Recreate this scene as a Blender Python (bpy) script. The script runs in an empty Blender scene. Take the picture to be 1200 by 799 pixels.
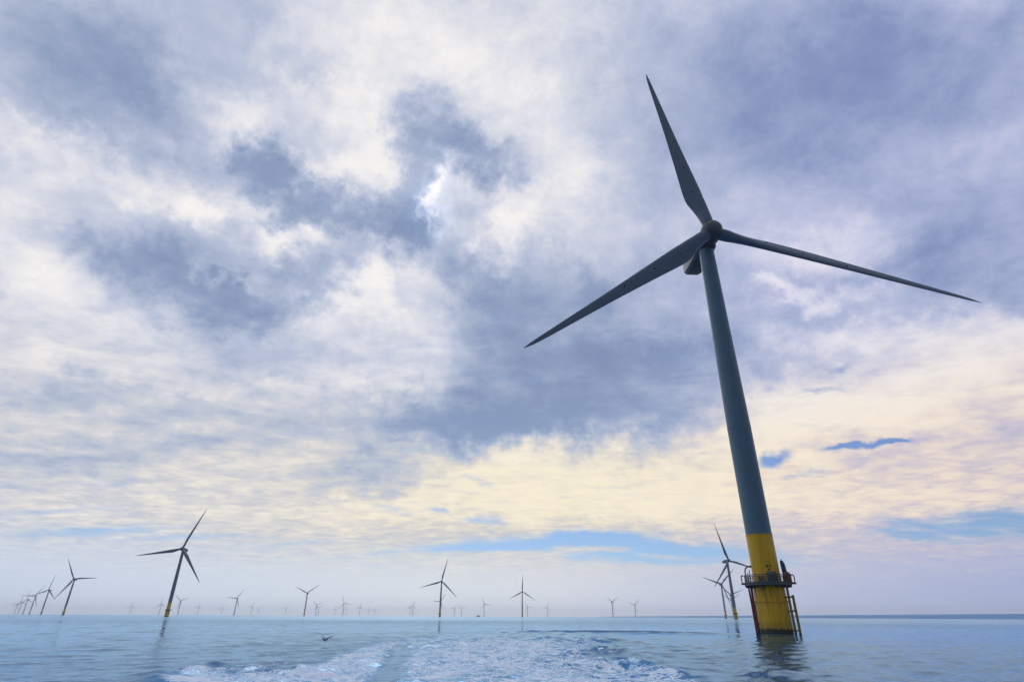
import bpy, bmesh, math, random
import numpy as np
from mathutils import Vector, Matrix

# ---------------------------------------------------------------- camera
SC = bpy.context.scene
COL = SC.collection
R_ = math.radians
PITCH, ROLL, FPX = R_(26.52), R_(0.2822), 645.97
CAM_H = 2.0
cam_d = bpy.data.cameras.new('camera'); cam_d.sensor_width = 36.0
cam_d.lens = FPX / 1200 * 36; cam_d.clip_start = 0.1; cam_d.clip_end = 60000
cam = bpy.data.objects.new('camera', cam_d); COL.objects.link(cam)
_f = Vector((0, math.cos(PITCH), math.sin(PITCH)))
_u0 = Vector((0, -math.sin(PITCH), math.cos(PITCH))); _r0 = Vector((1, 0, 0))
_r = math.cos(ROLL) * _r0 + math.sin(ROLL) * _u0
_u = -math.sin(ROLL) * _r0 + math.cos(ROLL) * _u0
cam.matrix_world = Matrix(((_r.x, _u.x, -_f.x, 0), (_r.y, _u.y, -_f.y, 0), (_r.z, _u.z, -_f.z, CAM_H), (0, 0, 0, 1)))
SC.camera = cam

def view_dir(px, py):
    "direction in the world seen at a point of the 1200x799 photograph"
    return (_f + (px - 600) / FPX * _r + (399.5 - py) / FPX * _u).normalized()

def sea_point(px, py):
    d = view_dir(px, py); t = -CAM_H / d.z
    return d.x * t, d.y * t

# ---------------------------------------------------------------- exposure
SC.view_settings.view_transform = 'Standard'; SC.view_settings.look = 'None'
SC.view_settings.exposure = 0.0; SC.view_settings.gamma = 1.0
SC.view_settings.use_curve_mapping = False
SC.cycles.volume_bounces = 1; SC.cycles.max_bounces = 4
SC.cycles.use_denoising = True

# ---------------------------------------------------------------- sun (veiled by cloud)
SUN_AZ, SUN_EL = R_(-10.0), R_(39.0)
sd = bpy.data.lights.new('sun', 'SUN'); sd.energy = 0.6; sd.angle = R_(24); sd.color = (1.0, 0.97, 0.92)
sun = bpy.data.objects.new('sun', sd); COL.objects.link(sun)
_sv = Vector((math.sin(SUN_AZ) * math.cos(SUN_EL), math.cos(SUN_AZ) * math.cos(SUN_EL), math.sin(SUN_EL)))
sun.rotation_euler = _sv.to_track_quat('Z', 'Y').to_euler()

# ---------------------------------------------------------------- node helper
def lin(c):
    return tuple(((v / 255) / 12.92 if v / 255 <= 0.04045 else ((v / 255 + 0.055) / 1.055) ** 2.4) for v in c)

class NT:
    def __init__(s, tree): s.t = tree; s.n = tree.nodes; s.l = tree.links
    def new(s, typ, **kw):
        n = s.n.new(typ)
        for k, v in kw.items(): setattr(n, k, v)
        return n
    def put(s, sock, v):
        if isinstance(v, bpy.types.NodeSocket): s.l.new(v, sock)
        elif v is not None: sock.default_value = v
    def math(s, op, a, b=None, c=None, clamp=False):
        n = s.new('ShaderNodeMath', operation=op, use_clamp=clamp)
        s.put(n.inputs[0], a); s.put(n.inputs[1], b); s.put(n.inputs[2], c); return n.outputs[0]
    def vec(s, op, a, b=None, scale=None):
        n = s.new('ShaderNodeVectorMath', operation=op)
        s.put(n.inputs[0], a); s.put(n.inputs[1], b)
        if scale is not None: s.put(n.inputs['Scale'], scale)
        return n.outputs['Value'] if op in ('DOT_PRODUCT', 'LENGTH') else n.outputs[0]
    def comb(s, x, y, z=0.0):
        n = s.new('ShaderNodeCombineXYZ'); s.put(n.inputs[0], x); s.put(n.inputs[1], y); s.put(n.inputs[2], z); return n.outputs[0]
    def sep(s, v):
        n = s.new('ShaderNodeSeparateXYZ'); s.put(n.inputs[0], v); return n.outputs
    def mapr(s, v, a, b, c=0.0, d=1.0, smooth=True):
        n = s.new('ShaderNodeMapRange', interpolation_type='SMOOTHSTEP' if smooth else 'LINEAR')
        s.put(n.inputs['Value'], v)
        for k, q in zip(('From Min', 'From Max', 'To Min', 'To Max'), (a, b, c, d)): s.put(n.inputs[k], q)
        return n.outputs[0]
    def noise(s, v, scale, detail=4, rough=0.5, dist=0.0, out='Fac', dims='3D'):
        n = s.new('ShaderNodeTexNoise', noise_dimensions=dims); s.put(n.inputs['Vector'], v)
        n.inputs['Scale'].default_value = scale; n.inputs['Detail'].default_value = detail
        n.inputs['Roughness'].default_value = rough; n.inputs['Distortion'].default_value = dist
        return n.outputs[0] if out == 'Fac' else n.outputs[1]
    def ramp(s, v, stops):
        n = s.new('ShaderNodeValToRGB'); s.put(n.inputs[0], v); e = n.color_ramp.elements
        while len(e) > 1: e.remove(e[-1])
        e[0].position = stops[0][0]; e[0].color = (*stops[0][1], 1)
        for p, c in stops[1:]:
            q = e.new(p); q.color = (*c, 1)
        return n.outputs[0]
    def mix(s, f, a, b, blend='MIX'):
        n = s.new('ShaderNodeMix', data_type='RGBA', blend_type=blend)
        s.put(n.inputs[0], f); s.put(n.inputs[6], a); s.put(n.inputs[7], b); return n.outputs[2]
    def mapping(s, v, loc, rot, sc, typ='TEXTURE'):
        n = s.new('ShaderNodeMapping', vector_type=typ); s.put(n.inputs[0], v)
        n.inputs[1].default_value = loc; n.inputs[2].default_value = rot; n.inputs[3].default_value = sc; return n.outputs[0]

# ---------------------------------------------------------------- sky
# Cloud masses sit at fixed directions of the sky, on a stereographic chart centred 27 degrees above +Y.
CF = Vector((0, math.cos(R_(27)), math.sin(R_(27)))); CU = Vector((0, -math.sin(R_(27)), math.cos(R_(27))))
def chart(px, py):
    d = view_dir(px, py); k = 2 / (1 + d.dot(CF)); return np.array((d.x * k, d.dot(CU) * k))
def chart_scale(px, py):
    a = np.linalg.norm(chart(px + 5, py) - chart(px - 5, py)) / 10; b = np.linalg.norm(chart(px, py + 5) - chart(px, py - 5)) / 10
    return math.sqrt(a * b)

# bright and dark cloud masses: x, y, rx, ry, tilt, amount
CLOUDS = [
 # top left dark
 (80,100,190,120,35,-.30),(190,60,170,80,10,-.20),(150,100,60,80,20,-.15),(330,20,120,40,15,-.22),(20,40,120,90,0,-.10),
 (230,165,90,60,40,-.12),(100,150,60,40,30,-.10),
 # white streaks left
 (100,195,190,38,24,.28),(165,175,40,20,50,.16),(215,235,70,36,30,.22),(30,270,110,55,10,.22),(40,160,60,30,10,.10),
 (250,120,90,30,-20,.16),(220,255,60,30,20,.14),(80,330,130,60,0,.18),
 # white centre top
 (430,60,120,90,10,.30),(560,60,130,90,0,.18),(440,160,60,55,20,.30),(330,140,120,30,-18,.20),(410,195,60,35,10,.24),(290,150,60,30,-30,.16),
 (660,110,90,90,0,.10),(360,35,40,30,0,.10),(380,200,40,24,20,.10),(590,120,60,50,0,.16),
 (375,88,45,24,10,-.20),(410,80,30,20,0,-.10),
 # dark hand
 (510,148,54,52,40,-.50),(470,215,38,78,10,-.52),(550,178,46,26,20,-.36),(592,188,40,20,10,-.24),(475,266,40,34,0,-.30),(505,278,34,18,-10,-.16),(568,245,34,34,0,.10),(545,215,20,16,0,.10),
 # opening
 (504,219,14,22,20,.30),(494,240,10,15,35,.44),(483,254,9,8,30,.42),(514,203,16,20,0,.12),(545,225,24,24,0,-.10),
 # dark middle band
 (310,210,70,36,30,-.34),(375,245,100,34,25,-.40),(420,265,60,28,10,-.20),(260,270,70,30,10,-.24),(300,195,30,30,0,-.10),
 (235,325,150,50,12,-.44),(270,385,100,48,10,-.46),(150,310,80,30,15,-.26),(340,315,90,30,10,-.20),(400,320,50,30,0,-.24),(310,345,90,30,10,-.2),
 (120,315,40,24,0,-.1),
 # bright fragments in the middle
 (287,325,60,17,10,.42),(335,285,60,22,-15,.36),(310,255,60,18,20,.20),(260,300,40,14,10,.12),(440,330,28,54,0,.34),(400,350,50,24,-40,.14),(360,365,90,26,-25,.16),
 (470,380,120,40,-10,.15),(440,290,30,40,10,.20),(592,250,32,56,0,.26),(640,215,60,70,0,.20),(610,300,34,26,0,.10),(520,330,50,30,0,.20),(500,290,34,30,0,.1),
 (200,400,110,30,10,.14),(60,400,120,60,10,.16),(20,330,60,40,0,.1),
 # dark right of centre
 (555,300,30,60,0,-.30),(580,385,80,60,0,-.42),(650,340,130,44,0,-.36),(700,400,170,60,-10,-.28),(630,300,30,30,0,-.12),
 (650,465,210,60,-14,-.46),(560,505,150,36,-6,-.42),(720,500,150,36,-6,-.28),(480,490,90,30,0,-.16),(790,440,100,60,0,-.22),(760,330,80,40,0,-.14),
 (430,560,70,22,0,-.36),(480,575,50,14,0,-.14),(410,545,40,14,0,-.14),
 # right sky
 (900,70,260,110,0,-.20),(1010,150,240,110,-10,-.26),(1080,90,260,140,0,-.16),(820,150,120,120,0,-.08),(1150,250,140,60,-15,-.1),(1100,300,170,50,-14,-.34),(1180,330,90,40,0,-.24),(1150,240,120,40,-15,-.10),(1080,40,200,60,0,-.1),
 (930,300,70,40,0,.06),(985,290,120,36,-10,.16),(965,345,80,17,-4,.36),(920,350,50,14,-10,.2),(1060,270,90,26,-14,.14),(1140,380,150,28,-10,.18),(960,400,110,24,-10,.28),(890,420,60,24,0,-.2),
 (890,350,70,50,0,-.12),(1180,170,60,30,-30,.1),(760,190,80,60,0,-.04),
 (1080,470,230,70,-8,.34),(960,500,120,50,-10,.26),(1150,420,120,36,-10,.22),(900,500,60,50,0,.16),
 # low cream field
 (640,560,230,44,-4,.27),(760,560,170,50,-10,.25),(1000,580,260,44,-4,.28),(560,590,200,24,0,.20),(300,560,200,44,0,.10),(120,590,150,26,0,.12),(380,600,240,22,0,.14),
 (590,545,80,26,-10,.2),(860,600,130,24,0,.2),
 # grey mottles low left
 (90,470,130,30,5,-.16),(300,490,150,34,-5,-.18),(200,440,90,20,8,.14),(60,430,90,26,0,.12),(430,455,90,18,-8,.12),(30,495,70,16,0,.10),(190,505,80,14,0,.12),(350,530,90,14,-4,.10),(260,395,120,22,12,.10),(150,530,160,24,0,-.16),(20,540,90,20,0,-.14),(230,440,120,24,0,-.06),(380,470,90,24,0,.06),(330,450,120,20,0,.1),
 (1080,520,130,12,-10,-.10),(980,545,90,10,-8,-.10),(1000,620,150,14,0,-.08),
]
# gaps with blue sky: x, y, rx, ry, tilt, amount
GAPS = [(640,635,150,17,-4,.95),(745,642,110,20,0,1.0),(690,626,60,10,0,.7),(520,642,150,7,-1,.6),(110,621,110,10,3,.75),(70,596,120,7,0,.5),(220,628,110,6,2,.5),(60,567,120,9,0,.3),
 (1120,618,130,19,-4,.95),(1185,606,80,16,0,.75),(1060,628,80,8,0,.6),(1000,528,60,6,-12,1.3),(1050,519,34,6,-8,1.35),(906,541,20,11,-20,1.35),(955,458,40,6,-10,.45),(990,430,24,8,-20,.45),
 (860,650,130,14,0,.8),(570,610,40,6,6,.7),(520,601,22,5,10,.6),(455,594,30,7,20,.45),(560,565,34,6,10,.4),(495,243,13,11,-40,.5),(940,560,40,6,-8,.4),(760,655,150,6,0,.4),(340,634,120,5,0,.35)]
HOLD = [(690,640,70,6,-2,.9),(610,648,70,5,-1,.7),(775,650,60,4,0,.7),(720,641,40,4,0,.3),(820,632,60,4,0,.4)]   # thin bright cloud bars within the gaps

W = bpy.data.worlds.new('World'); SC.world = W; W.use_nodes = True
w = NT(W.node_tree); w.n.clear()
tc = w.new('ShaderNodeTexCoord').outputs['Generated']
dirv = w.vec('NORMALIZE', tc)
dx, dy, dz = w.sep(dirv)
df = w.vec('DOT_PRODUCT', dirv, tuple(CF)); du = w.vec('DOT_PRODUCT', dirv, tuple(CU))
kk = w.math('DIVIDE', 2.0, w.math('MAXIMUM', w.math('ADD', df, 1.0), 0.05))
sx = w.math('MULTIPLY', dx, kk); sy = w.math('MULTIPLY', du, kk)
S0 = w.comb(sx, sy)
zz = w.math('ADD', w.math('MAXIMUM', dz, 0.0), 0.10)
plane = w.comb(w.math('DIVIDE', dx, zz), w.math('DIVIDE', dy, zz))           # a flat cloud deck seen in perspective
def centred(c, amp): return w.vec('SCALE', w.vec('SUBTRACT', c, (0.5, 0.5, 0.5)), scale=amp)
warp = w.vec('ADD', centred(w.noise(dirv, 5, 3, .55, out='C'), .17), centred(w.noise(dirv, 15, 4, .65, out='C'), .12))
warp = w.vec('ADD', warp, centred(w.noise(w.vec('ADD', dirv, (3.1, 0, 0)), 48, 4, .6, out='C'), .045))
lowk = w.mapr(dz, .03, .33, .25, 1.0)
warp = w.vec('MULTIPLY', warp, w.comb(w.mapr(dz, .03, .3, .8, 1.0), lowk))
S = w.vec('ADD', S0, warp)
S_CALM = w.vec('ADD', S0, w.vec('SCALE', warp, scale=.38))
def blobs(lst, mul=1.45, start=None, S=S):
    acc = start if start is not None else w.math('MULTIPLY', dz, 0.0)
    px_, py_, _ = w.sep(S)
    for (x, y, rx, ry, rot, amp) in lst:
        c = chart(x, y); k = chart_scale(x, y) * mul
        m = w.mapping(w.comb(px_, py_, acc), (c[0], c[1], 0), (0, 0, R_(-rot)), (rx * k, ry * k, 1e6))   # the running sum rides along in z so that the nodes run one after the other
        v = w.mapr(w.vec('LENGTH', m), 0.0, 1.0, amp, 0.0)
        acc = w.math('ADD', acc, v)
    return acc
n1 = w.noise(plane, 2.3, 9, .56, .3)
n2 = w.noise(w.vec('ADD', plane, (7.3, 2.1, 0)), 9.0, 6, .62, .2)
n3 = w.noise(w.vec('MULTIPLY', plane, (1.0, 1.25, 1)), 5.0, 8, .6, .5)
B = blobs([q[:5] + (q[5] * .82,) for q in CLOUDS], start=w.math('ADD', .61, w.math('MULTIPLY', w.math('SUBTRACT', n1, .5), .40)))
B = w.math('ADD', B, w.math('MULTIPLY', w.math('SUBTRACT', n3, .5), w.mapr(dz, .05, .6, .85, .40)))
B = w.math('ADD', B, w.math('MULTIPLY', w.math('SUBTRACT', n2, .5), w.mapr(dz, .05, .5, .55, .12)))
n4 = w.noise(w.vec('ADD', dirv, centred(w.noise(dirv, 9, 2, .5, out='C'), .06)), 11.0, 9, .67, .0)
B = w.math('ADD', B, w.math('MULTIPLY', w.math('SUBTRACT', n4, .5), w.mapr(dz, .15, .5, .10, .62)))
B = w.math('SMOOTH_MIN', w.math('SMOOTH_MAX', B, 0.02, .25), .98, .2)
def L(*c): return lin(c)
high = w.ramp(B, [(0.0, L(126,144,180)), (.2, L(146,162,194)), (.5, L(186,195,217)), (.70, L(216,218,230)), (.86, L(238,236,238)), (1.0, L(252,248,244))])
low = w.ramp(B, [(0.0, L(140,160,196)), (.25, L(168,183,208)), (.45, L(194,200,210)), (.65, L(218,213,206)), (.82, L(237,228,209)), (1.0, L(252,240,214))])
low_r = w.ramp(B, [(0.0, L(136,152,198)), (.25, L(158,170,208)), (.45, L(184,184,212)), (.65, L(214,202,208)), (.82, L(238,222,208)), (1.0, L(250,236,214))])
rightk = w.mapr(dx, .12, .60)
low = w.mix(rightk, low, low_r)
warm = w.math('MULTIPLY', w.mapr(dz, .42, .20), w.mapr(dx, -.75, .05, .45, 1.0))
cloudc = w.mix(warm, high, low)
cloudc = w.mix(w.math('MULTIPLY', w.mapr(dx, .05, .5), w.mapr(dz, .2, .5)), cloudc, w.mix(1.0, cloudc, (*[.84, .85, .98], 1), 'MULTIPLY'))
# veil of haze just above the sea
hz = w.ramp(w.mapr(dx, -.70, .70, smooth=False), [(0.0, L(206,219,240)), (.4, L(225,232,239)), (.55, L(223,227,236)), (.8, L(190,198,224)), (1.0, L(162,176,217))])
veil = w.mapr(dz, .135, .03, 0.0, .93)
cloudc = w.mix(veil, cloudc, hz)
# glow where the sun stands behind thin cloud
sunspot = w.mapr(w.vec('LENGTH', w.vec('SUBTRACT', S, (*chart(502, 230), 0))), 0.09, 0.0, 1.0, 1.30)
cloudc = w.mix(1.0, cloudc, w.comb(sunspot, sunspot, sunspot), 'MULTIPLY')
# unseen sky behind the camera dimmed so the backlit turbine stays dark
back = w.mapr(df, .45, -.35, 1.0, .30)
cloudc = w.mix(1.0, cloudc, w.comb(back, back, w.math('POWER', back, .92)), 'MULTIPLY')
nish = w.new('ShaderNodeTexSky', sky_type='NISHITA', sun_disc=False, sun_elevation=SUN_EL, sun_rotation=SUN_AZ, air_density=1.0, dust_density=0.2, ozone_density=3.0)
skyb = w.new('ShaderNodeBackground'); w.put(skyb.inputs[0], w.mix(1.0, nish.outputs[0], (.74, .93, 1.25, 1), 'MULTIPLY')); skyb.inputs[1].default_value = 0.07
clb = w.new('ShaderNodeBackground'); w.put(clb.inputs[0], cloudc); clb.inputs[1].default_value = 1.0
gap = blobs(GAPS, 1.3, S=S_CALM)
gap = w.math('SUBTRACT', gap, blobs(HOLD, 1.3, S=S_CALM))
gap = w.math('ADD', gap, w.math('MULTIPLY', w.math('SUBTRACT', w.noise(w.vec('MULTIPLY', plane, (1.2, 2.4, 1)), 3.4, 7, .62, .6), .5), 1.5))
cover = w.mapr(gap, .0, 1.15, 1.0, .06)
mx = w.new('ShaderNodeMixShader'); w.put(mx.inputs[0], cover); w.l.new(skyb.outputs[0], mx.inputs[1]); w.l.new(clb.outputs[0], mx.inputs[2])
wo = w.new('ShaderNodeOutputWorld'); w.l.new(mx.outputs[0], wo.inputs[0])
W.cycles.sampling_method = 'NONE'

# ---------------------------------------------------------------- object helpers
def link_mesh(name, me, m=None, parent=None, smooth=None):
    o = bpy.data.objects.new(name, me); COL.objects.link(o)
    if m is not None and not me.materials: me.materials.append(m)
    if parent is not None: o.parent = parent
    return o
def obj(name, bm, m=None, parent=None, smooth=40):
    bm.normal_update()
    me = bpy.data.meshes.new(name); bm.to_mesh(me); bm.free()
    if smooth is not None:
        me.polygons.foreach_set('use_smooth', [True] * len(me.polygons))
        try: me.set_sharp_from_angle(angle=R_(smooth))
        except Exception: pass
    return link_mesh(name, me, m, parent)
def lathe(bm, prof, seg=48, cap0=True, cap1=True, M=Matrix()):
    rings = []
    for r, z in prof:
        rings.append([bm.verts.new(M @ Vector((r * math.cos(2 * math.pi * i / seg), r * math.sin(2 * math.pi * i / seg), z))) for i in range(seg)])
    for a, b in zip(rings, rings[1:]):
        for i in range(seg): bm.faces.new((a[i], a[(i + 1) % seg], b[(i + 1) % seg], b[i]))
    if cap0: bm.faces.new(rings[0][::-1])
    if cap1: bm.faces.new(rings[-1])
def tube(bm, pts, r, seg=8, closed=False):
    pts = [Vector(p) for p in pts]; n = len(pts); rings = []; up = None
    for i, p in enumerate(pts):
        a = pts[(i - 1) % n] if (closed or i) else p; b = pts[(i + 1) % n] if (closed or i < n - 1) else p
        t = (b - a).normalized()
        if up is None: up = Vector((0, 0, 1)) if abs(t.z) < .9 else Vector((1, 0, 0))
        s = t.cross(up).normalized(); up = s.cross(t).normalized()
        rr = r[i] if isinstance(r, (list, tuple)) else r
        rings.append([bm.verts.new(p + rr * (math.cos(2 * math.pi * k / seg) * s + math.sin(2 * math.pi * k / seg) * up)) for k in range(seg)])
    for i in range(n if closed else n - 1):
        a, b = rings[i], rings[(i + 1) % n]
        for k in range(seg): bm.faces.new((a[k], b[k], b[(k + 1) % seg], a[(k + 1) % seg]))
    if not closed: bm.faces.new(rings[0]); bm.faces.new(rings[-1][::-1])
def box(bm, c, s, M=Matrix(), bevel=0.0):
    r = bmesh.ops.create_cube(bm, size=1.0); vs = r['verts']
    bmesh.ops.scale(bm, vec=s, verts=vs); 
    if bevel:
        es = list({e for v in vs for e in v.link_edges})
        nb = bmesh.ops.bevel(bm, geom=es, offset=bevel, segments=2, affect='EDGES', profile=.5)
        vs = list({v for f in nb['faces'] for v in f.verts} | {v for v in vs if v.is_valid})
    bmesh.ops.transform(bm, matrix=M @ Matrix.Translation(c), verts=vs)
def thing(name, label, cat, loc=(0, 0, 0), rz=0.0, group=None):
    o = bpy.data.objects.new(name, None); COL.objects.link(o); o.empty_display_size = .5
    o.location = loc; o.rotation_euler = (0, 0, rz); tag(o, label, cat, group); return o
def tag(o, label=None, cat=None, group=None, kind=None):
    if label: o['label'] = label
    if cat: o['category'] = cat
    if group: o['group'] = group
    if kind: o['kind'] = kind

# ---------------------------------------------------------------- materials
def mat(name):
    m = bpy.data.materials.new(name); m.use_nodes = True; t = NT(m.node_tree); t.n.clear()
    out = t.new('ShaderNodeOutputMaterial'); b = t.new('ShaderNodeBsdfPrincipled'); t.l.new(b.outputs[0], out.inputs[0])
    return m, t, b, out
def paint(name, col, rough=.45, dirt=.25, dirtcol=(.10, .09, .07), streak=2.0, metallic=0.0):
    m, t, b, out = mat(name)
    pos = t.new('ShaderNodeTexCoord').outputs['Object']
    st = t.noise(t.vec('MULTIPLY', pos, (1, 1, .12)), streak, 6, .6)
    sp = t.noise(pos, 5.0, 6, .65)
    f = t.math('MULTIPLY', t.mapr(t.math('ADD', t.math('MULTIPLY', st, .7), t.math('MULTIPLY', sp, .3)), .45, .75), dirt)
    c = t.mix(f, (*col, 1), (*dirtcol, 1)); t.put(b.inputs['Base Color'], c)
    t.put(b.inputs['Roughness'], t.math('ADD', rough, t.math('MULTIPLY', sp, .15))); b.inputs['Metallic'].default_value = metallic
    return m
M_TOWER = paint('tower_paint', (.098, .20, .258), .40, .32, (.10, .12, .12), .7)
M_BLADE = paint('blade_gelcoat', (.10, .165, .215), .38, .25, (.08, .09, .09), .5)
M_NACELLE = paint('nacelle_paint', (.085, .11, .115), .45, .3, (.06, .06, .05), .8)
M_STEEL = paint('galvanised_steel', (.10, .13, .13), .5, .5, (.07, .05, .03), 3, .3)
M_DARK = paint('dark_mark', (.012, .012, .012), .6, .1)
M_RED = paint('red_pipe_paint', (.22, .035, .025), .5, .5, (.05, .03, .03), 2)
M_BLUE = paint('blue_grey_cover', (.035, .09, .12), .6, .3)
M_RUST = paint('rusty_paint', (.16, .06, .035), .7, .5, (.05, .04, .03), 2)
M_GREEN = paint('grey_green_cabinet', (.10, .14, .13), .55, .4)
M_YRAIL = paint('yellow_steel', (.30, .22, .03), .5, .6, (.09, .06, .03), 2.5)

def yellow_material():
    m, t, b, out = mat('yellow_marine_paint')
    pos = t.new('ShaderNodeTexCoord').outputs['Object']; x, y, z = t.sep(pos)
    st = t.noise(t.vec('MULTIPLY', pos, (1, 1, .10)), 2.2, 7, .62)
    sp = t.noise(pos, 4.0, 6, .65)
    # runs of grime below the platform and a few rust patches
    below = t.math('MULTIPLY', t.mapr(z, 3.2, 6.4, .15, 1.0), t.mapr(z, 6.7, 6.5))
    runs = t.math('MULTIPLY', t.mapr(st, .40, .66), t.math('ADD', .30, t.math('MULTIPLY', below, .6)))
    c = t.mix(runs, (.86, .50, .006, 1), (.15, .10, .018, 1))
    c = t.mix(t.math('MULTIPLY', t.mapr(sp, .58, .74), .45), c, (.15, .08, .02, 1))
    # weed and wet band at the waterline
    edge = t.math('ADD', z, t.math('MULTIPLY', t.math('SUBTRACT', t.noise(t.vec('MULTIPLY', pos, (1, 1, .3)), 3, 5, .6), .5), 1.0))
    c = t.mix(t.mapr(edge, .72, .45), c, (.010, .012, .008, 1))
    c = t.mix(t.math('MULTIPLY', t.mapr(edge, 2.0, .8), .35), c, (.09, .09, .03, 1))
    t.put(b.inputs['Base Color'], c); b.inputs['Roughness'].default_value = .5
    return m
M_YELLOW = yellow_material()

# ---------------------------------------------------------------- sea
def polar(x, y): return math.atan2(x, y), math.log(math.hypot(x, y))
def build_sea():
    rng = np.random.default_rng(7)
    az_f = np.radians(np.arange(-62, 62.01, .2)); az_b = np.radians(np.arange(66, 296, 4.0)); az = np.concatenate([az_f, az_b]); na = len(az)
    rr = [3.0, 6.0, 9.0, 12.0]
    while rr[-1] < 330: rr.append(rr[-1] * 1.0048)
    while rr[-1] < 12000: rr.append(rr[-1] * 1.035)
    rr = np.array(rr); nr = len(rr)
    A, Rr = np.meshgrid(az, rr); X = Rr * np.sin(A); Y = Rr * np.cos(A)
    Z = np.zeros_like(X); dr = np.maximum(.0048 * Rr, .09)
    def waves(n, l0, l1, steep, head, spread, seed):
        g = np.random.default_rng(seed); z = np.zeros_like(X)
        for lam in np.exp(g.uniform(np.log(l0), np.log(l1), n)):
            th = head + g.normal(0, spread); k = 2 * np.pi / lam; a = steep / k * g.uniform(.5, 1.3)
            fade = np.clip(lam / (3.0 * dr) - .35, 0, 1)
            z += fade * a * np.sin(k * (X * np.sin(th) + Y * np.cos(th)) + g.uniform(0, 6.3))
        return z
    front = np.clip((np.radians(64) - np.abs(((A + np.pi) % (2 * np.pi)) - np.pi)) / np.radians(3), 0, 1) * np.clip((Rr - 9) / 5, 0, 1) * np.clip((330 - Rr) / 120, 0, 1)
    gust = .75 + .5 * np.clip(np.sin(X * .031 + 1.3 * np.sin(Y * .017)) * np.sin(Y * .043 + X * .011), -1, 1)
    Z += gust * waves(90, .35, 3.6, .0145, 2.7, .55, 3)
    Z += waves(14, 5, 22, .006, 2.9, .35, 5)
    # wake of the boat the picture was taken from: churned, foaming water in a widening then fading band
    def seg_dist(poly):
        P = np.array([polar(*sea_point(*p)) for p in poly]); a = A; b = np.log(Rr)
        fa, fb = 1.0, .42                       # range counts less than bearing, as the foam is drawn out along the wake
        inside = np.zeros(A.shape, bool); dmin = np.full(A.shape, 9.0)
        aa, bb = a * fa, b * fb; Q = P * np.array([fa, fb]); n = len(Q)
        for i in range(n):
            x1, y1 = Q[i]; x2, y2 = Q[(i + 1) % n]
            cond = ((y1 > bb) != (y2 > bb)); 
            with np.errstate(divide='ignore', invalid='ignore'):
                xi = (x2 - x1) * (bb - y1) / (y2 - y1 if y2 != y1 else 1e-9) + x1
            inside ^= cond & (aa < xi)
            ex, ey = x2 - x1, y2 - y1; t = np.clip(((aa - x1) * ex + (bb - y1) * ey) / (ex * ex + ey * ey), 0, 1)
            dmin = np.minimum(dmin, np.hypot(aa - x1 - t * ex, bb - y1 - t * ey))
        return np.where(inside, dmin, -dmin)
    def soft(d, wd): q = np.clip(d / wd * .5 + .5, 0, 1); return q * q * (3 - 2 * q)
    B0 = 830  # the wake runs on under the frame towards the boat
    body = seg_dist([(120, B0), (178, 797), (215, 788), (300, 786), (345, 790), (385, 772), (420, 757), (500, 744), (600, 739), (690, 741), (716, 752), (690, 768), (740, 776), (790, 787), (815, 799), (870, B0)])
    dense1 = seg_dist([(90, B0), (190, 799), (225, 786), (290, 780), (340, 784), (420, 796), (440, B0)])
    dense2 = seg_dist([(330, 794), (385, 775), (425, 758), (470, 752), (455, 770), (420, 794)])
    dense3 = seg_dist([(470, 799), (482, 770), (520, 754), (600, 750), (660, 757), (690, 772), (760, 783), (810, 799), (860, B0), (450, B0)])
    calm = seg_dist([(425, B0), (436, 799), (452, 776), (462, 757), (474, 755), (476, 765), (468, 780), (462, 799), (458, B0)])
    foam = .50 * soft(body, .02) + .30 * soft(dense1, .016) + .28 * soft(dense2, .02) + .22 * soft(dense3, .03)
    foam *= 1 - .88 * soft(calm, .022)
    foam *= np.clip((150 - Rr) / 90, 0, 1)
    churn = soft(body, .03) * np.clip((170 - Rr) / 90, 0, 1) * (1 - .85 * soft(calm, .014))
    turb = waves(70, .7, 4.2, .05, 0, 2.5, 11)
    Z += churn * turb * .52
    Z *= 1 - .7 * soft(calm, .014)
    def ridge(pts, height, width, skew=1.0):
        P = np.array([sea_point(*p) for p in pts]); z = np.zeros_like(X); best = np.full(X.shape, 1e9); side = np.zeros_like(X); tt = np.zeros_like(X)
        n = len(P) - 1
        for i in range(n):
            e = P[i + 1] - P[i]; l2 = e @ e; t = np.clip(((X - P[i, 0]) * e[0] + (Y - P[i, 1]) * e[1]) / l2, 0, 1)
            d = np.hypot(X - P[i, 0] - t * e[0], Y - P[i, 1] - t * e[1]); m = d < best
            best = np.where(m, d, best); tt = np.where(m, (i + t) / n, tt)
        return height * np.exp(-(best / width) ** 2) * np.sin(np.pi * np.clip(tt, 0.02, .98)) ** .7
    Z += ridge([(150, 802), (195, 792), (250, 784), (340, 786), (400, 796)], .22, 1.2) * (1 + .5 * np.clip(turb * 4, -1, 1))
    Z += ridge([(640, 770), (700, 764), (740, 768), (790, 777)], .34, 1.0)
    Z += ridge([(690, 776), (725, 771), (770, 778)], .16, .7)
    Z += ridge([(600, 758), (660, 752), (730, 751), (760, 754)], .26, 1.3)
    Z += ridge([(620, 790), (690, 783), (760, 782), (830, 798)], .22, 1.1) * (1 + .5 * np.clip(turb * 4, -1, 1))
    Z += ridge([(560, 741.5), (640, 740.2), (760, 741.0), (900, 743.0)], .27, .9)
    Z += ridge([(290, 769), (312, 767), (335, 765)], .10, .35)
    Z += ridge([(860, 796), (905, 790), (950, 791)], .12, .5)
    Z *= front
    n0 = 1; co = np.empty((nr * na + 1, 3), np.float32); co[0] = (0, 0, 0)
    co[1:, 0] = X.ravel(); co[1:, 1] = Y.ravel(); co[1:, 2] = Z.ravel()
    i = np.arange(nr - 1)[:, None]; j = np.arange(na)[None, :]; j2 = (j + 1) % na
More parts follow.
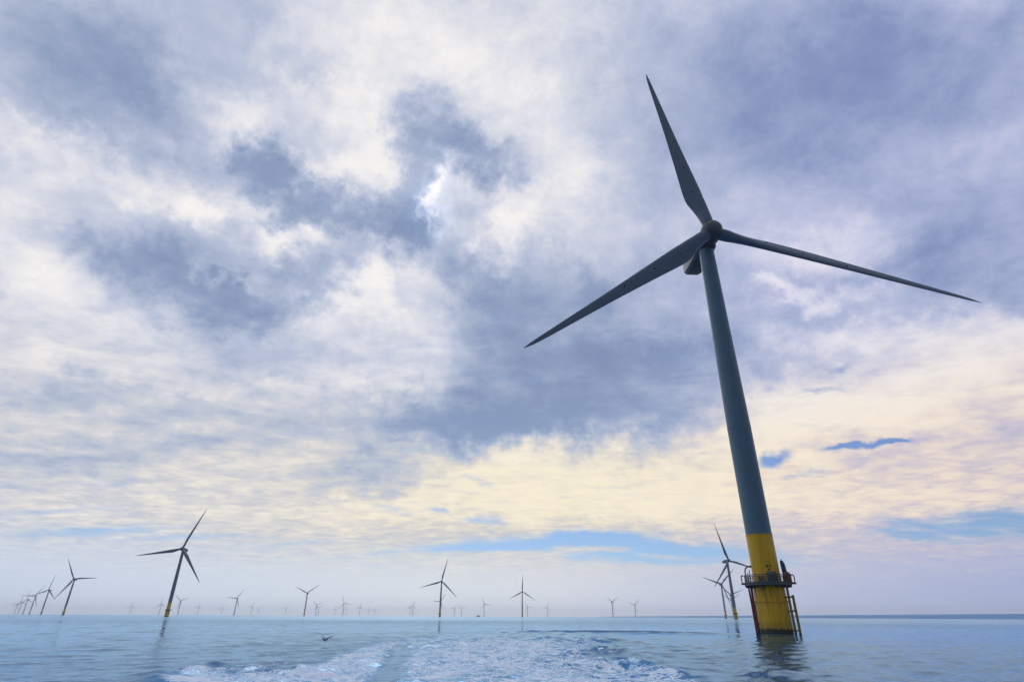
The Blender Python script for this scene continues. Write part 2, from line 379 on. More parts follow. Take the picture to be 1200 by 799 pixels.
    quads = np.stack([1 + i * na + j, 1 + (i + 1) * na + j + 0 * i, 1 + (i + 1) * na + j2 + 0 * i, 1 + i * na + j2], -1).reshape(-1, 4)[:, ::-1]
    tris = np.stack([np.zeros(na, int), 1 + np.arange(na), 1 + (np.arange(na) + 1) % na], -1)[:, ::-1]
    me = bpy.data.meshes.new('sea'); me.vertices.add(len(co)); me.vertices.foreach_set('co', co.ravel())
    loops = np.concatenate([quads.ravel(), tris.ravel()]).astype(np.int32); me.loops.add(len(loops)); me.loops.foreach_set('vertex_index', loops)
    st = np.concatenate([np.arange(len(quads)) * 4, len(quads) * 4 + np.arange(len(tris)) * 3]).astype(np.int32)
    me.polygons.add(len(st)); me.polygons.foreach_set('loop_start', st)
    me.polygons.foreach_set('use_smooth', np.ones(len(st), bool)); me.update(calc_edges=True)
    for nm, arr in (('foam', foam), ('churn', churn)):
        at = me.attributes.new(nm, 'FLOAT', 'POINT'); v = np.zeros(len(co), np.float32); v[1:] = arr.ravel(); at.data.foreach_set('value', v)
    me.validate()
    return me

def sea_material():
    m, t, b, out = mat('sea_water')
    g = t.new('ShaderNodeNewGeometry'); pos = g.outputs['Position']; x, y, z = t.sep(pos)
    dist = t.vec('LENGTH', t.comb(x, y))
    foam = t.new('ShaderNodeAttribute', attribute_name='foam').outputs['Fac']
    churn = t.new('ShaderNodeAttribute', attribute_name='churn').outputs['Fac']
    p2 = t.comb(x, y)
    fa = t.noise(p2, .38, 8, .62, 1.8); fb = t.noise(t.vec('MULTIPLY', p2, (1.0, .6, 1)), 1.9, 7, .65, 1.2)
    veins = t.math('ABSOLUTE', t.math('SUBTRACT', t.noise(p2, 1.6, 5, .6, 1.8), .5))
    veins = t.mapr(veins, .09, .0)
    lace = t.math('ADD', t.math('ADD', t.math('MULTIPLY', fa, .68), t.math('MULTIPLY', fb, .32)), t.math('MULTIPLY', veins, .16))
    mask = t.mapr(t.math('ADD', foam, t.math('MULTIPLY', t.math('SUBTRACT', lace, .5), 2.3)), .74, .96)
    mask = t.math('MULTIPLY', mask, t.mapr(foam, .03, .25))
    deep = t.mix(churn, (.003, .055, .175, 1), (.006, .185, .450, 1))
    b.inputs['IOR'].default_value = 1.333; b.inputs['Roughness'].default_value = .9; b.inputs['Specular IOR Level'].default_value = 0.0
    t.put(b.inputs['Base Color'], deep)
    gl = t.new('ShaderNodeBsdfGlossy'); gl.inputs['Color'].default_value = (.59, .81, 1.0, 1)
    fr = t.new('ShaderNodeFresnel'); fr.inputs['IOR'].default_value = 1.62
    wat = t.new('ShaderNodeMixShader'); t.l.new(fr.outputs[0], wat.inputs[0]); t.l.new(b.outputs[0], wat.inputs[1]); t.l.new(gl.outputs[0], wat.inputs[2])
    # wind-ruffled water far off is rougher
    ruff = t.noise(t.vec('MULTIPLY', p2, (.004, .010, 1)), 1.0, 4, .55)
    t.put(gl.inputs['Roughness'], t.math('ADD', t.mapr(dist, 80, 450, .02, .22), t.math('ADD', t.math('MULTIPLY', t.mapr(ruff, .5, .7), .05), t.math('MULTIPLY', churn, .16))))
    b1 = t.noise(t.vec('MULTIPLY', p2, (1, 1.0, 1)), 3.2, 5, .58); b2 = t.noise(t.vec('MULTIPLY', p2, (.55, 1, 1)), .55, 4, .55)
    hgt = t.math('ADD', t.math('MULTIPLY', b1, t.mapr(dist, 20, 120, .030, .0)), t.math('MULTIPLY', b2, t.mapr(dist, 70, 240, .015, .28)))
    bu = t.new('ShaderNodeBump'); bu.inputs['Strength'].default_value = 1.0; bu.inputs['Distance'].default_value = 1.0
    t.put(bu.inputs['Height'], hgt)
    for q in (b, gl, fr): t.l.new(bu.outputs[0], q.inputs['Normal'])
    fm = t.new('ShaderNodeBsdfPrincipled'); fm.inputs['Roughness'].default_value = .8; fm.inputs['Specular IOR Level'].default_value = .15
    t.put(fm.inputs['Base Color'], t.mix(t.mapr(lace, .4, .7), (.46, .70, 1.0, 1), (.80, .90, 1.0, 1)))
    fb_ = t.new('ShaderNodeBump'); fb_.inputs['Strength'].default_value = .35; fb_.inputs['Distance'].default_value = .08
    t.put(fb_.inputs['Height'], lace); t.l.new(fb_.outputs[0], fm.inputs['Normal'])
    mxs = t.new('ShaderNodeMixShader'); t.put(mxs.inputs[0], mask); t.l.new(wat.outputs[0], mxs.inputs[1]); t.l.new(fm.outputs[0], mxs.inputs[2])
    t.l.new(mxs.outputs[0], out.inputs[0])
    return m
sea = link_mesh('sea', build_sea(), sea_material()); tag(sea, kind='structure')

# ---------------------------------------------------------------- far low coast to the right
def build_coast():
    bm = bmesh.new(); rnd = random.Random(4); N = 90
    cols = []
    for i in range(N + 1):
        a = R_(8 + 50 * i / N); h = 3.0 + 42 * (i / N) ** .95 + rnd.uniform(-.4, .4)
        col = []
        for d, k in ((4600, -.02), (4630, .55), (4700, .92), (4800, 1.0), (5000, .8), (5300, -.02)):
            hh = h * k if k > 0 else -.5
            col.append(bm.verts.new((d * math.sin(a), d * math.cos(a), hh)))
        cols.append(col)
    for a, b in zip(cols, cols[1:]):
        for k in range(len(a) - 1): bm.faces.new((a[k], a[k + 1], b[k + 1], b[k]))
    m, t, b, out = mat('coast_haze_blue'); b.inputs['Roughness'].default_value = .95
    t.put(b.inputs['Base Color'], t.ramp(t.noise(t.new('ShaderNodeNewGeometry').outputs['Position'], .004, 5, .6), [(.3, (.02, .26, .58)), (.7, (.035, .28, .58))]))  # blue of distant haze put into the coast's base colour
    o = obj('coastline', bm, m); tag(o, kind='structure'); return o
build_coast()

# ---------------------------------------------------------------- haze over the water
def build_haze():
    bm = bmesh.new(); box(bm, (0, 0, 61.5), (26000, 26000, 126))
    m = bpy.data.materials.new('sea_haze'); m.use_nodes = True; t = NT(m.node_tree); t.n.clear()
    out = t.new('ShaderNodeOutputMaterial'); v = t.new('ShaderNodeVolumePrincipled')
    v.inputs['Color'].default_value = (.95, .97, 1.0, 1); v.inputs['Density'].default_value = .00009; v.inputs['Anisotropy'].default_value = .5
    t.l.new(v.outputs[0], out.inputs['Volume'])
    o = obj('haze', bm, m, smooth=None); tag(o, kind='stuff'); return o
build_haze()

# ---------------------------------------------------------------- wind turbines
HUB_Z, ROTOR_R, OVERHANG, TILT, CONE = 70.0, 48.79, 3.49, R_(6.24), R_(3.62)
YEL_TOP, DECK_Z = 13.67, 6.35
def tower_bm(seg):
    bm = bmesh.new(); prof = [(1.93, YEL_TOP), (1.92, 31.0), (1.72, 45.0), (1.45, 66.5), (1.42, 68.2)]
    full = [prof[0]]   # shaft with two bolted section joints
    prof = prof[:2] + [(1.922, 31.02), (1.955, 31.03), (1.955, 31.17), (1.915, 31.18), (1.718, 45.2), (1.66, 48.6), (1.695, 48.61), (1.695, 48.74), (1.655, 48.75)] + prof[3:]
    for (r0, z0), (r1, z1) in zip(prof, prof[1:]):
        if seg > 20:
            n = max(1, int((z1 - z0) / 6))
            for k in range(1, n + 1): full.append((r0 + (r1 - r0) * k / n, z0 + (z1 - z0) * k / n))
        else: full.append((r1, z1))
    lathe(bm, full, seg); return bm
def foundation_bm(seg):
    bm = bmesh.new()
    lathe(bm, [(2.30, -3.0), (2.30, 4.05), (2.42, 4.06), (2.42, 4.22), (2.27, 4.23), (2.22, 6.1), (2.02, 6.4), (1.97, 8.0), (1.95, YEL_TOP - .12), (2.0, YEL_TOP - .11), (2.0, YEL_TOP)], seg); return bm
def blade_bm(n_st=36, n_p=20):
    bm = bmesh.new(); rings = []
    R0 = 1.3
    keys = [(1.3, 2.35, 1.0, 22), (3.0, 2.35, 1.0, 22), (4.6, 2.6, .74, 21.5), (6.2, 2.95, .54, 20.5), (7.8, 3.40, .41, 19), (9.4, 3.62, .34, 17), (11.2, 3.60, .29, 14.5), (14, 3.35, .25, 12), (18, 2.95, .22, 9), (28, 2.05, .19, 5), (38, 1.35, .17, 2), (45, .85, .16, .5), (47.8, .5, .15, 0), (48.79, .12, .15, 0)]
    ks = np.array(keys)
    for s in np.concatenate([np.linspace(1.3, 12, n_st // 2), np.linspace(12, 48.79, n_st // 2 + 1)[1:]]):
        ch, th, tw = (np.interp(s, ks[:, 0], ks[:, i]) for i in (1, 2, 3))
        tw = R_(tw + 4.0); circ = np.clip((8.5 - s) / 5.3, 0, 1); ring = []
        for i in range(n_p):
            a = 2 * math.pi * i / n_p
            xc = .5 + .5 * math.cos(a)                       # 1 = leading edge
            xs = 1 - xc
            yt = 5 * th * (.2969 * math.sqrt(max(xs, 0)) - .126 * xs - .3516 * xs ** 2 + .2843 * xs ** 3 - .1015 * xs ** 4)
            ya = math.copysign(yt, math.sin(a)) if abs(math.sin(a)) > 1e-6 else 0
            yc = .5 * math.sin(a) * th
            yy = (1 - circ) * ya + circ * yc
            # pitch axis at 32 percent chord, leading edge +X
            px = (xc - .68 * (1 - circ) - .5 * circ) * ch; py = yy * ch
            X = px * math.cos(tw) + py * math.sin(tw); Y = -px * math.sin(tw) + py * math.cos(tw)
            ring.append(bm.verts.new((X, Y, s)))
        rings.append(ring)
    for a, b in zip(rings, rings[1:]):
        for i in range(n_p): bm.faces.new((a[i], a[(i + 1) % n_p], b[(i + 1) % n_p], b[i]))
    bm.faces.new(rings[0][::-1]); bm.faces.new(rings[-1]); return bm
NAX = Vector((0, -math.cos(TILT), math.sin(TILT)))            # rotor axis, towards the wind (local -Y)
HUB = Vector((0, 0, HUB_Z)) + NAX * OVERHANG
E1 = Vector((1, 0, 0)); E2 = NAX.cross(E1)
if E2.z < 0: E2 = -E2
def blade_matrix(phase):
    zb = math.sin(phase) * E1 + math.cos(phase) * E2; xb = math.cos(phase) * E1 - math.sin(phase) * E2
    z2 = math.cos(CONE) * zb + math.sin(CONE) * NAX; y2 = z2.cross(xb)
    return Matrix(((xb.x, y2.x, z2.x, HUB.x), (xb.y, y2.y, z2.y, HUB.y), (xb.z, y2.z, z2.z, HUB.z), (0, 0, 0, 1)))
AXM = Matrix(((1, 0, NAX.x, HUB.x), (0, E2.y, NAX.y, HUB.y), (0, E2.z, NAX.z, HUB.z), (0, 0, 0, 1)))   # local z = rotor axis
def hub_bm(seg):
    bm = bmesh.new(); lathe(bm, [(1.6, -1.9), (1.95, -1.6), (2.08, -.5), (2.05, .5), (1.9, 1.15), (1.5, 1.8), (.9, 2.2), (.25, 2.34)], seg, M=AXM); return bm
def nacelle_bm():
    bm = bmesh.new(); back = -NAX; secs = []
    # distance behind hub, half width, top, bottom
    for d, hw, tp, bt in ((1.95, 1.45, 1.5, -1.45), (2.6, 1.75, 1.85, -1.75), (5.0, 1.85, 2.0, -1.95), (8.2, 1.85, 2.05, -1.95), (11.0, 1.8, 2.0, -1.55), (11.9, 1.6, 1.8, -1.15)):
        c = HUB + back * d; ring = []
        ch = .45
        for x, z in ((-hw + ch, bt), (hw - ch, bt), (hw, bt + ch), (hw, tp - ch), (hw - ch, tp), (-hw + ch, tp), (-hw, tp - ch), (-hw, bt + ch)):
            ring.append(bm.verts.new(c + Vector((x, 0, 0)) + E2 * z))
        secs.append(ring)
    for a, b in zip(secs, secs[1:]):
        for i in range(8): bm.faces.new((a[i], a[(i + 1) % 8], b[(i + 1) % 8], b[i]))
    bm.faces.new(secs[0][::-1]); bm.faces.new(secs[-1]); bmesh.ops.recalc_face_normals(bm, faces=bm.faces[:]); return bm
def deck_bm(seg, simple):
    bm = bmesh.new()
    ri, ro = (2.05, 3.35)
    lathe(bm, [(ri, DECK_Z), (ro, DECK_Z), (ro, DECK_Z + .34), (ri, DECK_Z + .34)], seg, False, False)
    if simple: lathe(bm, [(3.30, DECK_Z + .34), (3.30, DECK_Z + .9), (3.22, DECK_Z + .9), (3.22, DECK_Z + .34)], seg, False, False)
    else:
        for i in range(16):
            a = 2 * math.pi * i / 16
            M = Matrix.Rotation(a, 4, 'Z'); box(bm, (2.72, 0, DECK_Z - .14), (1.1, .12, .26), M)
    bmesh.ops.recalc_face_normals(bm, faces=bm.faces[:]); return bm
def mesh_of(name, bm, m, smooth=40):
    o = obj(name, bm, m, None, smooth); me = o.data; bpy.data.objects.remove(o); return me
MS = dict(tower=mesh_of('tower', tower_bm(64), M_TOWER), foundation=mesh_of('foundation', foundation_bm(64), M_YELLOW), nacelle=mesh_of('nacelle', nacelle_bm(), M_NACELLE, 25),
          hub=mesh_of('rotor_hub', hub_bm(40), M_NACELLE), blade=mesh_of('blade', blade_bm(44, 24), M_BLADE, 60), deck=mesh_of('platform', deck_bm(64, False), M_STEEL))
MF = dict(tower=mesh_of('tower', tower_bm(16), M_TOWER), foundation=mesh_of('foundation', foundation_bm(16), M_YELLOW), nacelle=MS['nacelle'],
          hub=mesh_of('rotor_hub', hub_bm(16), M_NACELLE), blade=mesh_of('blade', blade_bm(16, 8), M_BLADE, 60), deck=mesh_of('platform', deck_bm(20, True), M_STEEL))

def turbine(label, dist, az, yaw, phase, ms, group):
    a = R_(az)
    t = thing('wind_turbine', label, 'wind turbine', (dist * math.sin(a), dist * math.cos(a), 0), R_(yaw), group)
    for nm, k in (('tower', 'tower'), ('foundation', 'foundation'), ('nacelle', 'nacelle'), ('rotor_hub', 'hub'), ('platform', 'deck')):
        link_mesh(nm, ms[k], None, t)
    bl = []
    for k in range(3):
        b = link_mesh('blade', ms['blade'], None, t); b.matrix_local = blade_matrix(R_(phase + 120 * k)); bl.append(b)
    return t, bl

GRP = 'wind turbines of the offshore wind farm'
main, mblades = turbine('huge nearest wind turbine on yellow base with railed platform, at the right', 99.7, 23.164, 3.6, 111.3, MS, GRP)

# drain holes on the blades
for b in mblades:
    for s, x in ((10.5, -.55), (17.5, -.30), (25.5, -.15)):
        ks = 4.0 + np.interp(s, [8.5, 11.5, 18, 28], [18, 14, 9, 5]); tw = R_(float(ks))
        bm = bmesh.new(); th = {10.5: .52, 17.5: .32, 25.5: .205}[s]
        c = Vector((x * math.cos(tw), -x * math.sin(tw), 0)); nrm = Vector((-math.sin(tw), -math.cos(tw), 0))
        M = Matrix.Translation(c + Vector((0, 0, s))) @ nrm.to_track_quat('Z', 'Y').to_matrix().to_4x4()
        lathe(bm, [(.17, th - .22), (.17, th + .05), (.12, th + .08)], 12, M=M)
        obj('drain_hole', bm, M_DARK, b)

# ---- details of the nearest turbine, in its own frame: u = right as seen from the boat, v = towards the boat
_loc = Vector(main.location); _yaw = R_(3.6)
_v = (-_loc).normalized(); _v = Matrix.Rotation(-_yaw, 3, 'Z') @ _v; _uu = Vector((-_v.y, _v.x, 0)) * 1.0
if (Matrix.Rotation(_yaw, 3, 'Z') @ _uu).dot(_r) < 0: _uu = -_uu
def P(u, v, z): return _uu * u + _v * v + Vector((0, 0, z))
DT = DECK_Z + .34
def arc(r, a0, a1, z, n):  # angle 0 = right, 90 = towards the boat
    return [P(r * math.cos(R_(a0 + (a1 - a0) * i / n)), r * math.sin(R_(a0 + (a1 - a0) * i / n)), z) for i in range(n + 1)]
# railing
bm = bmesh.new()
for z in (DT + .14, DT + .38, DT + .62, DT + .86, DT + 1.10): tube(bm, arc(3.28, -164, 164, z, 60), .035 if z < DT + 1 else .055, 8)
for i in range(37):
    a = -164 + 328 * i / 36; p = P(3.28 * math.cos(R_(a)), 3.28 * math.sin(R_(a)), DT); tube(bm, [p, p + Vector((0, 0, 1.08))], .045, 8)
tube(bm, arc(3.36, -164, 164, DT + .06, 60), .06, 6)
obj('railing', bm, M_STEEL, main)
# looped rail ends that stand out to left and right
for s, w_ in ((-1, .35), (1, .5)):
    bm = bmesh.new(); u0 = 3.3 * s; u1 = (3.3 + w_) * s
    for v in (-.5, .1, .7):
        tube(bm, [P(u0, v, DT + 1.12), P(u0 + .75 * (u1 - u0), v, DT + 1.1), P(u1, v, DT + .92), P(u1, v, DT + .22), P(u0 + .75 * (u1 - u0), v, DT + .05), P(u0, v, DT + .02)], .055, 8)
    tube(bm, [P(u1, -.5, DT + .55), P(u1, .7, DT + .55)], .045, 8)
    box_m = Matrix.Translation(P((u0 + u1) / 2, .1, DT - .06)) @ Matrix.Rotation(math.atan2(_uu.y, _uu.x), 4, 'Z')
    box(bm, (0, 0, 0), (w_ + .25, 1.5, .2), box_m)
    obj('rail_basket', bm, M_STEEL, main)
# tall ladder hoop at the left
bm = bmesh.new()
for v in (.2, 1.0):
    tube(bm, [P(-2.95, v, DT), P(-2.95, v, DT + 1.7), P(-2.82, v, DT + 2.1), P(-2.5, v, DT + 2.35), P(-1.9, v, DT + 2.45)], .085, 8)
tube(bm, [P(-2.95, .2, DT + 1.2), P(-2.95, 1.0, DT + 1.2)], .05, 8); tube(bm, [P(-2.6, .2, DT), P(-2.6, .2, DT + 1.6)], .06, 8); tube(bm, [P(-2.3, 1.0, DT), P(-2.3, 1.0, DT + 1.9)], .06, 8)
obj('ladder_hoop', bm, M_STEEL, main)
# cable pipes running down the left side into the sea
for u, r, m in ((-2.78, .13, M_RED), (-2.56, .10, M_RED), (-2.42, .11, M_STEEL)):
    bm = bmesh.new(); v = {-2.78: .55, -2.56: .9, -2.42: .1}[u]
    tube(bm, [P(u - (.05 if u < -2.6 else -.05), v, DECK_Z + .1), P(u, v, 4.1), P(u + .05, v, -2.5)], r, 10)
    for z in (1.2, 4.14):
        tube(bm, [P(u, v, z), P(-1.9, v * .8, z)], .07, 6)
    obj('cable_pipe', bm, m, main)
# boat landing at the right: two fender posts with rungs
bl = bmesh.new()
for u, v, zt in ((3.08, .5, 5.0), (3.08, 1.35, 5.0), (2.44, .9, 6.3)):
    tube(bl, [P(u, v, -2.5), P(u, v, zt - .12), P(u, v, zt)], .17 if u > 3 else .12, 12)
for v in (.5, 1.35):
    for z in (.35, 2.9, 4.75): tube(bl, [P(3.08, v, z), P(2.0, v * .75, z)], .10, 8)
obj('fender_frame', bl, M_YRAIL, main)
bm = bmesh.new()
for v in (.72, 1.1): tube(bm, [P(2.62, v, -1.5), P(2.62, v, 6.2)], .05, 8)
for i in range(24): tube(bm, [P(2.62, .72, -1.0 + .3 * i), P(2.62, 1.1, -1.0 + .3 * i)], .025, 6)
obj('access_ladder', bm, M_STEEL, main)
# folded crane under a cover, standing on the deck at the right
bm = bmesh.new(); pz = DT
M0 = Matrix.Translation(P(2.62, .4, pz))
tube(bm, [P(2.7, .4, pz), P(2.66, .4, pz + 1.0), P(2.55, .4, pz + 2.6), P(2.47, .4, pz + 3.0), P(2.42, .4, pz + 3.25)], [.36, .36, .33, .24, .06], 14)
cr = obj('folded_crane', bm, M_BLUE, main)
bm = bmesh.new(); tube(bm, [P(2.7, .4, pz), P(2.7, .4, pz + .5)], .45, 14); obj('crane_foot', bm, M_STEEL, cr)
# equipment on the deck
bm = bmesh.new(); Rz = Matrix.Rotation(math.atan2(_uu.y, _uu.x), 4, 'Z')
box(bm, (0, 0, .75), (1.35, .55, 1.5), Matrix.Translation(P(.75, 2.62, DT)) @ Rz, .05)
cab = obj('equipment_cabinet', bm, M_GREEN, main)
bm = bmesh.new(); box(bm, (0, 0, .72), (.55, .03, 1.25), Matrix.Translation(P(.45, 2.915, DT)) @ Rz, .01); obj('cabinet_door', bm, M_GREEN, cab)
bm = bmesh.new(); lathe(bm, [(.50, 0), (.52, .15), (.52, 1.05), (.42, 1.3), (.2, 1.42)], 24, M=Matrix.Translation(P(2.75, 1.35, DT))); obj('winch_drum', bm, M_RUST, main)
bm = bmesh.new(); lathe(bm, [(.42, 0), (.44, .9), (.38, 1.25), (.18, 1.5), (.05, 1.55)], 20, M=Matrix.Translation(P(3.0, .2, DT))); obj('covered_winch', bm, M_GREEN, main)
bm = bmesh.new(); box(bm, (0, 0, .45), (1.0, .4, .9), Matrix.Translation(P(-.75, 2.75, DT)) @ Rz, .04); obj('cable_box', bm, M_YRAIL, main)
# small faded marks on the yellow paint
M_MARK = paint('faded_marking', (.12, .08, .03), .7, .5)
for u0, z0, w_, h_ in ((.35, 9.0, .30, .30), (.75, 9.05, .26, .26), (.52, 8.5, .2, .26)):
    v = math.sqrt(1.985 ** 2 - u0 * u0); nrm = _uu * u0 + _v * v; bm = bmesh.new()
    box(bm, (0, 0, 0), (w_, .05, h_), Matrix.Translation(nrm + Vector((0, 0, z0))) @ Matrix.Rotation(math.atan2(nrm.y, nrm.x) + math.pi / 2, 4, 'Z'))
    obj('marking_plate', bm, M_MARK, main)

# ---------------------------------------------------------------- the other turbines
FAR = [
 ('big wind turbine on yellow base, nearest of those on the left', 783.8, -29.164, 4.4, 19.5),
 ('nearest and tallest turbine of the receding row at the far left, one blade pointing right', 1608.2, -35.996, 8.0, 88.0),
 ('second turbine from the right in the receding row at the far left edge', 2414.8, -37.322, -1.0, 8.0),
 ('third turbine from the right in the receding far left row, left blade level', 3248.1, -38.008, 10.0, 31.3),
 ('fourth turbine from the right in the receding row at the far left, low hazy blades', 4062.7, -38.377, -2.0, 114.0),
 ('second turbine from the left end of the receding row at the far left edge', 4998.8, -38.663, 4.0, 110.0),
 ('faint leftmost turbine at the far end of the receding row by the left edge', 6123.7, -38.875, 4.0, 31.0),
 ('faint small turbine alone between the far left row and the big left turbine', 6542.5, -31.730, 4.0, 8.0),
 ('small hazy turbine just left of the yellow base of the big left turbine', 4996.5, -29.749, 2.0, 116.0),
 ('small hazy turbine just right of the big left turbine, two blades raised in a V', 3779.4, -28.393, 0.6, 69.6),
 ('very faint turbine alone right of the V-bladed one beside the big left turbine', 6316.1, -26.967, 4.0, 10.0),
 ('very faint turbine touching the left side of the mid-sized hazy one left of centre', 7419.8, -25.205, 4.0, 8.0),
 ('mid-sized hazy turbine left of centre, left blade level, another raised to the right', 3026.3, -24.198, 3.5, 33.8),
 ('small turbine right of the mid-sized left one, its left blade level', 5922.2, -22.877, -1.0, 25.0),
 ('faintest turbine close to the right of the small one with a level left blade', 8258.3, -22.319, 5.0, 40.0),
 ('very faint turbine alone left of the slender Y-shaped turbine', 7360.1, -20.136, 3.0, 42.0),
 ('slender Y-shaped turbine with two blades up and the third hidden along its tower', 2191.1, -18.541, 0.0, 55.7),
 ('small V-bladed turbine right of the slender Y-shaped turbine, the nearer of a close pair', 4624.3, -17.574, -3.0, 67.0),
 ('fainter partner half hidden behind the small V-bladed turbine right of the Y-shaped one', 6583.3, -17.385, 4.0, 52.0),
 ('very faint thin turbine just left of the small clear turbine left of centre', 7294.3, -15.976, 3.0, 10.0),
 ('small clear turbine left of centre with one blade pointing right and one up', 3916.0, -15.252, 5.0, 99.4),
 ('very faint turbine just behind and right of the small clear turbine left of centre', 7201.1, -15.012, 4.0, 2.0),
 ('small upright-bladed turbine, first and clearest of three in a row left of centre', 5779.3, -13.815, 4.0, 6.0),
 ('faint turbine in the middle of three in a row left of centre', 7490.3, -13.016, 3.0, 5.0),
 ('faint turbine last and rightmost of three in a row left of centre', 7968.4, -12.473, 5.0, 23.0),
 ('left and fainter turbine of the close pair left of the big centre turbine', 6000.8, -9.290, 4.0, 18.0),
 ('right and taller turbine of the close pair left of the big centre turbine', 4790.9, -9.033, 4.0, 13.0),
 ('big dark wind turbine at the centre of the horizon, tallest there', 1332.0, -6.568, 6.4, 13.5),
 ('small turbine mostly hidden behind the tower of the big centre turbine', 3247.1, -6.561, 0.0, 35.0),
 ('faint turbine with level left blade, first right of the big centre turbine', 6110.2, -5.248, 4.0, 34.0),
 ('faint V-topped turbine left of the little boat on the horizon', 5637.6, -4.570, 4.0, 58.0),
 ('small turbine right beside the little boat on the horizon, one blade pointing right', 3859.5, -2.474, 14.0, 98.5),
 ('mid-distance turbine right of centre with one blade straight up and two spread down', 1864.7, 1.083, 6.7, 2.6),
 ('small turbine tucked against the right of the turbine with one blade straight up', 4921.9, 1.575, 5.0, 88.8),
 ('small lone turbine with level left blade, left of the thin mast', 5106.6, 3.426, 5.5, 25.0),
 ('small turbine with short foreshortened blades, first right of the thin mast', 3232.2, 9.443, 38.0, 58.5),
 ('small lone turbine with level left blade halfway between the thin mast and the huge turbine', 3915.6, 11.480, 10.0, 47.5),
 ('tall blue-grey turbine on a yellow base, nearest one left of the huge turbine', 849.2, 20.095, 18.0, 105.0),
 ('slim blue-grey turbine left of the huge one, two blades raised in a V', 1456.1, 19.276, 4.9, 47.0),
 ('turbine hidden behind the tall blue-grey one, upper of two stray right blades', 2172.2, 19.936, 5.0, 71.0),
 ('farthest turbine hidden behind the tall blue-grey one, its blade lowest there', 2813.2, 19.926, 5.0, 60.0),
]
for lb, d, az, yaw, ph in FAR: turbine(lb, d, az, yaw, ph, MF, GRP)

# ---------------------------------------------------------------- thin mast on the horizon
def build_mast():
    a = R_(5.889); d = 5400.7
    t = thing('weather_mast', 'thin faint lattice mast alone on the horizon right of centre', 'mast', (d * math.sin(a), d * math.cos(a), 0))
    bm = bmesh.new(); S3 = [(math.cos(k), math.sin(k)) for k in (0, 2.094, 4.189)]
    for x, y in S3: tube(bm, [(1.6 * x, 1.6 * y, 11), (.5 * x, .5 * y, 68)], .22, 6)
    for i in range(18):
        z0 = 11 + i * 57 / 18; z1 = z0 + 57 / 18; r0 = 1.6 - 1.1 * (z0 - 11) / 57; r1 = 1.6 - 1.1 * (z1 - 11) / 57
        for k in range(3):
            p, q = S3[k], S3[(k + 1) % 3]; tube(bm, [(p[0] * r0, p[1] * r0, z0), (q[0] * r1, q[1] * r1, z1)], .12, 5)
    obj('lattice', bm, M_STEEL, t)
    bm = bmesh.new(); lathe(bm, [(1.9, -3), (1.9, 10.2)], 16); obj('foundation', bm, M_YELLOW, t)
    bm = bmesh.new(); lathe(bm, [(3.2, 10.2), (3.2, 10.9)], 16); obj('platform', bm, M_STEEL, t)
build_mast()

# ---------------------------------------------------------------- small boat on the horizon
def build_boat():
    d = 2600.0; a = math.atan2(*sea_point(560, 726)[:2])
    t = thing('work_boat', 'tiny dark work boat on the horizon left of a small turbine', 'boat', (d * math.sin(a), d * math.cos(a), 0), R_(8))
    bm = bmesh.new(); secs = []
    for x, hw, keel, top in ((-9.5, 2.9, -.6, 2.0), (-4, 3.1, -1.0, 1.9), (3, 2.9, -1.0, 2.3), (7.5, 1.5, -.6, 2.9), (9.8, .12, .3, 3.4)):
        secs.append([bm.verts.new(p) for p in ((x, -hw, top), (x, -hw * .85, .4), (x, 0, keel), (x, hw * .85, .4), (x, hw, top))])
    for p, q in zip(secs, secs[1:]):
        for k in range(4): bm.faces.new((p[k], p[k + 1], q[k + 1], q[k]))
        bm.faces.new((p[4], p[0], q[0], q[4]))
    bm.faces.new(secs[0]); bm.faces.new(secs[-1][::-1]); bmesh.ops.recalc_face_normals(bm, faces=bm.faces[:])
    obj('hull', bm, paint('boat_hull_paint', (.03, .05, .09), .4), t, 25)
    bm = bmesh.new(); box(bm, (1.5, 0, 3.7), (6.5, 4.2, 3.0), bevel=.3); box(bm, (2.2, 0, 6.2), (3.6, 3.2, 2.1), bevel=.3); cb = obj('cabin', bm, paint('boat_cabin_paint', (.16, .19, .22), .4), t)
    bm = bmesh.new(); box(bm, (2.2, 0, 6.5), (3.7, 3.3, .8)); obj('window_band', bm, M_DARK, cb)
    bm = bmesh.new(); tube(bm, [(.5, 0, 7.2), (.3, 0, 10.6)], .16, 8); tube(bm, [(.35, -1, 9.2), (.35, 1, 9.2)], .1, 6); obj('mast', bm, M_STEEL, t)
build_boat()

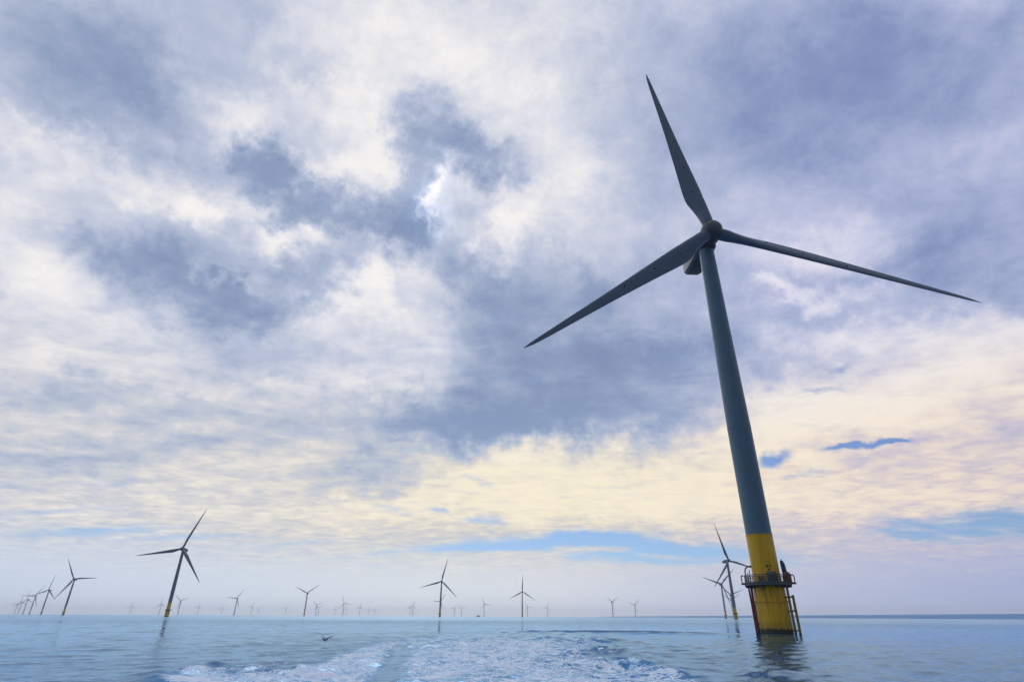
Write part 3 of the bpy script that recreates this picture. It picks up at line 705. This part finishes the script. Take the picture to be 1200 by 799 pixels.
# ---------------------------------------------------------------- gull skimming the wake
def build_gull():
    gx, gy = sea_point(380, 756)
    t = thing('seabird', 'grey seabird with raised wings gliding low over the water at the edge of the foam', 'bird', (gx, gy, 0))
    bm = bmesh.new()
    # body, pointing right and a little towards the boat
    sec = [(-.26, .015, .03), (-.20, .05, .015), (-.10, .075, .0), (.02, .085, -.005), (.12, .07, .005), (.18, .045, .02), (.22, .05, .03), (.26, .04, .03), (.29, .018, .025), (.335, .005, .018)]
    rings = []
    for x, r, z in sec: rings.append([bm.verts.new((x, r * math.cos(q * math.pi / 5), z + r * math.sin(q * math.pi / 5) * .9)) for q in range(10)])
    for p, q in zip(rings, rings[1:]):
        for k in range(10): bm.faces.new((p[k], p[(k + 1) % 10], q[(k + 1) % 10], q[k]))
    bm.faces.new(rings[0][::-1]); bm.faces.new(rings[-1])
    # wings and fan tail grown from the same body mesh
    def wing(sg):
        st = [(.04, .13, .03, 0), (.18, .16, .12, .02), (.32, .15, .19, .0), (.46, .11, .23, -.05), (.58, .05, .25, -.12), (.64, .012, .255, -.17)]
        rr = []
        for s, c, z, sh in st:
            rr.append([bm.verts.new((sh + c * .55, sg * s, z)), bm.verts.new((sh + c * .2, sg * s, z + .018 * c / .16)), bm.verts.new((sh - c * .45, sg * s, z + .004)), bm.verts.new((sh + c * .2, sg * s, z - .008 * c / .16))])
        for p, q in zip(rr, rr[1:]):
            for k in range(4): bm.faces.new((p[k], p[(k + 1) % 4], q[(k + 1) % 4], q[k]))
        bm.faces.new(rr[0]); bm.faces.new(rr[-1])
    wing(1); wing(-1)
    tl = [bm.verts.new(p) for p in ((-.2, -.03, .02), (-.2, .03, .02), (-.36, .09, .03), (-.36, -.09, .03))]; tu = [bm.verts.new(v.co + Vector((0, 0, .012))) for v in tl]
    bm.faces.new(tl[::-1]); bm.faces.new(tu)
    for k in range(4): bm.faces.new((tl[k], tl[(k + 1) % 4], tu[(k + 1) % 4], tu[k]))
    bmesh.ops.recalc_face_normals(bm, faces=bm.faces[:])
    m, tt, b, out = mat('gull_plumage'); p = tt.new('ShaderNodeTexCoord').outputs['Object']; x, y, z = tt.sep(p)
    tip = tt.mapr(tt.math('ABSOLUTE', y), .30, .48)
    tt.put(b.inputs['Base Color'], tt.mix(tip, tt.mix(tt.mapr(z, -.01, .05), (.50, .53, .56, 1), (.30, .33, .36, 1)), (.02, .02, .025, 1))); b.inputs['Roughness'].default_value = .8
    o = obj('body', bm, m, t, 50); o.location = (0, 0, .40); o.rotation_euler = (R_(8), R_(6), R_(74)); o.scale = (1.35, 1.35, 1.35)
build_gull()
